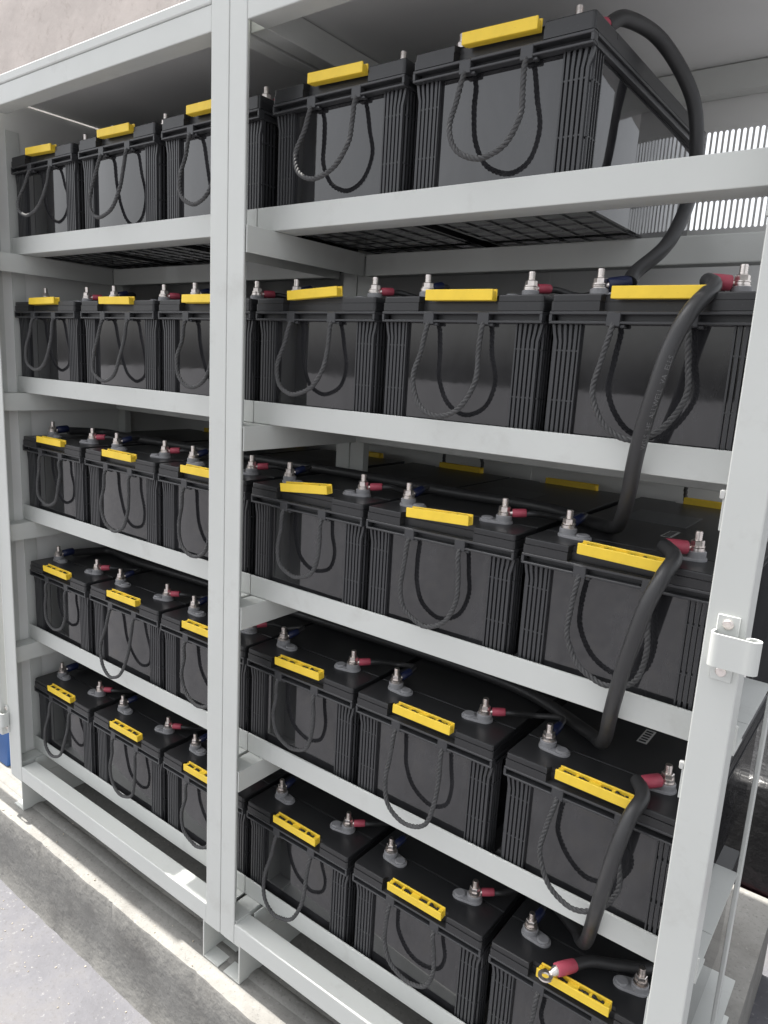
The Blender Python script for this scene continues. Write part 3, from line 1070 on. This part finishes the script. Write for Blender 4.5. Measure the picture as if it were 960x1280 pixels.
# loose cable with a bare ring lug, lying over the grip of the end battery on the bottom shelf
z5 = ROW[4]
p = Vector((0.6535, -0.0165, z5 + 0.0135))
d = Vector((0.43, 0.88, 0.0)).normalized()
rt = empty('loose_cable', p, 'loose cable with red sleeve and bare ring lug lying over a yellow grip', 'cable')
bm = bmesh.new()
n = 20
R_, r_ = 0.0098, 0.0048
prev = None
tilt = Matrix.Rotation(math.radians(24), 3, Vector((d.x, d.y, 0)).cross(Vector((0, 0, 1))).normalized())
rings = []
for k in range(n):
    a = 2 * math.pi * k / n
    row_ = []
    for rr, zz in ((R_, 0), (R_, 0.0026), (r_, 0.0026), (r_, 0)):
        v = Vector((rr * math.cos(a), rr * math.sin(a), zz))
        row_.append(bm.verts.new(v))
    rings.append(row_)
for k in range(n):
    a, b = rings[k], rings[(k + 1) % n]
    for q in range(4):
        bm.faces.new((a[q], b[q], b[(q + 1) % 4], a[(q + 1) % 4]))
tube(bm, [d * 0.0085 + Vector((0, 0, 0.0013)), d * 0.013 + Vector((0, 0, 0.0022)), d * 0.0165 + Vector((0, 0, 0.003)), d * 0.024 + Vector((0, 0, 0.0035))], lambda q: (0.0035, 0.0052, 0.0066, 0.0068)[min(3, int(q * 3.01))], 14)
obj('lug', finish(bm, 'lug', M['steel'], True, 40), rt)
obj('red_sleeve', sleeve_mesh('red_sleeve', M['red'], d * 0.018 + Vector((0, 0, 0.0035)), d + Vector((0.12, 0, -0.03)), 0.030, 0.0088), rt)
e0 = d * 0.046 + Vector((0.003, 0, 0.0030))
obj('cable', tubemesh('cable', M['cable'], catmull([e0, e0 + Vector((0.016, 0.022, -0.001)), e0 + Vector((0.048, 0.045, -0.004)), e0 + Vector((0.085, 0.075, -0.0045)), e0 + Vector((0.105, 0.16, -0.0045)), e0 + Vector((0.07, 0.28, -0.0045))], 8), 0.0075, 12), rt)

# ------------------------------------------------------------------ around the rack
# plaster wall standing behind and beyond the panelled bay
bm = bmesh.new()
box(bm, -9.0, -1.7, 1.2, 1.4, GROUND, 4.2)
w = obj('plaster_wall', finish(bm, 'plaster_wall', M['wall']))
tag(w, 'pinkish plaster wall showing above the rack beyond the side panel', 'wall')

# blue board leaning beside the panelled bay
bm = bmesh.new()
box(bm, -0.15, 0.15, -0.012, 0.012, 0, 0.17, 0.004, 2)
b_ = obj('blue_board', finish(bm, 'blue_board', M['tarp'], True), None, (-1.036, 0.02, FLOOR))
b_.rotation_euler = (math.radians(-6), 0, 0)
tag(b_, 'blue plastic board propped on the plinth beside the side panel', 'board')

# dark things on the ground beyond the open side
bm = bmesh.new()
box(bm, 0, 0.75, 0, 0.55, 0, 0.30, 0.03, 3)
bmesh.ops.subdivide_edges(bm, edges=bm.edges[:], cuts=3, use_grid_fill=True)
for v in bm.verts:
    k = v.co.copy()
    v.co += Vector((mnoise.noise(k * 9) * 0.012, mnoise.noise(k * 7 + Vector((3, 0, 0))) * 0.012, mnoise.noise(k * 8) * 0.012 if k.z > 0.02 else 0))
c_ = obj('wrapped_crate', finish(bm, 'wrapped_crate', M['crate'], True, 60), None, (0.66, 1.02, GROUND + 0.071))
tag(c_, 'crate wrapped in shiny black film standing behind the open side of the rack', 'crate')
bm = bmesh.new()
box(bm, 0, 0.8, 0, 0.6, 0, 0.07, 0.006, 2)
c_ = obj('maroon_pallet', finish(bm, 'maroon_pallet', M['maroon']), None, (0.64, 0.995, GROUND + 0.001))
tag(c_, 'low maroon pallet under the film-wrapped crate', 'pallet')
bm = bmesh.new()
box(bm, 0, 0.8, 0, 0.45, 0.05, 1.15, 0.012, 2)
box(bm, 0.02, 0.78, -0.006, -0.0005, 0.10, 1.10, 0.003)
for fx in (0.03, 0.72):
    for fy in (0.03, 0.37):
        box(bm, fx, fx + 0.05, fy, fy + 0.05, 0.0, 0.0495)
c_ = obj('steel_cabinet', finish(bm, 'steel_cabinet', M['cab']), None, (0.60, 1.66, GROUND))
tag(c_, 'dark grey steel cabinet standing behind the film-wrapped crate', 'cabinet')

# ------------------------------------------------------------------ print along the hanging cable
def print_on(cable_pts, r, body, s0, size, parent, origin, toward):
    cu = bpy.data.curves.new('print', 'FONT')
    cu.body = body
    cu.size = size
    cu.resolution_u = 2
    cu.align_y = 'CENTER'
    tmp = bpy.data.objects.new('print_tmp', cu)
    COL.objects.link(tmp)
    bpy.context.view_layer.update()
    ev = tmp.evaluated_get(bpy.context.evaluated_depsgraph_get())
    src = bpy.data.meshes.new_from_object(ev)
    bpy.data.objects.remove(tmp)
    P, tot = resample(catmull(cable_pts, 9), 0.0015)
    step = tot / (len(P) - 1)
    for v in src.vertices:
        sx = s0 - v.co.x
        f = min(len(P) - 2.001, max(0, sx / step))
        k = int(f)
        p = P[k].lerp(P[k + 1], f - k)
        t = (P[min(len(P) - 1, k + 2)] - P[max(0, k - 1)]).normalized()
        n0 = Vector(toward)
        n0 = (n0 - t * n0.dot(t)).normalized()
        b0 = t.cross(n0)
        a = v.co.y / r
        v.co = p + (n0 * math.cos(a) + b0 * math.sin(a)) * (r + 0.00025) - origin
    src.materials.clear()
    src.materials.append(M['print'])
    return obj('printed_text', src, parent)


c2_root, c2_pts = LINK2
print_on(c2_pts, R2, 'WSLS  HE  ALLWELL  VA  ELLS', 0.232, 0.0075, c2_root, Vector(c2_pts[0]), (0.75, -0.65, 0.1))

# ------------------------------------------------------------------ crumbs of concrete along the plinth
bm = bmesh.new()
rg = random.Random(21)
for k in range(170):
    x = rg.uniform(-0.85, 0.55)
    if rg.random() < 0.6:
        p = Vector((x, rg.choice((rg.uniform(-0.088, -0.06), rg.uniform(-0.05, 0.1))), FLOOR))
    else:
        p = Vector((x, rg.uniform(-0.20, -0.103), GROUND))
    r = rg.uniform(0.0008, 0.0026) * (1.5 if rg.random() < 0.1 else 1)
    bmesh.ops.create_icosphere(bm, subdivisions=1, radius=r, matrix=Matrix.Translation(p + Vector((0, 0, r * 0.4))) @ Matrix.Rotation(rg.uniform(0, 6), 4, 'Z') @ Matrix.Diagonal((1, rg.uniform(0.5, 1), rg.uniform(0.4, 0.8), 1)))
gr = obj('grit', finish(bm, 'grit', M['rough']))
tag(gr, 'crumbs of concrete scattered along the plinth edge', 'grit', None, 'stuff')
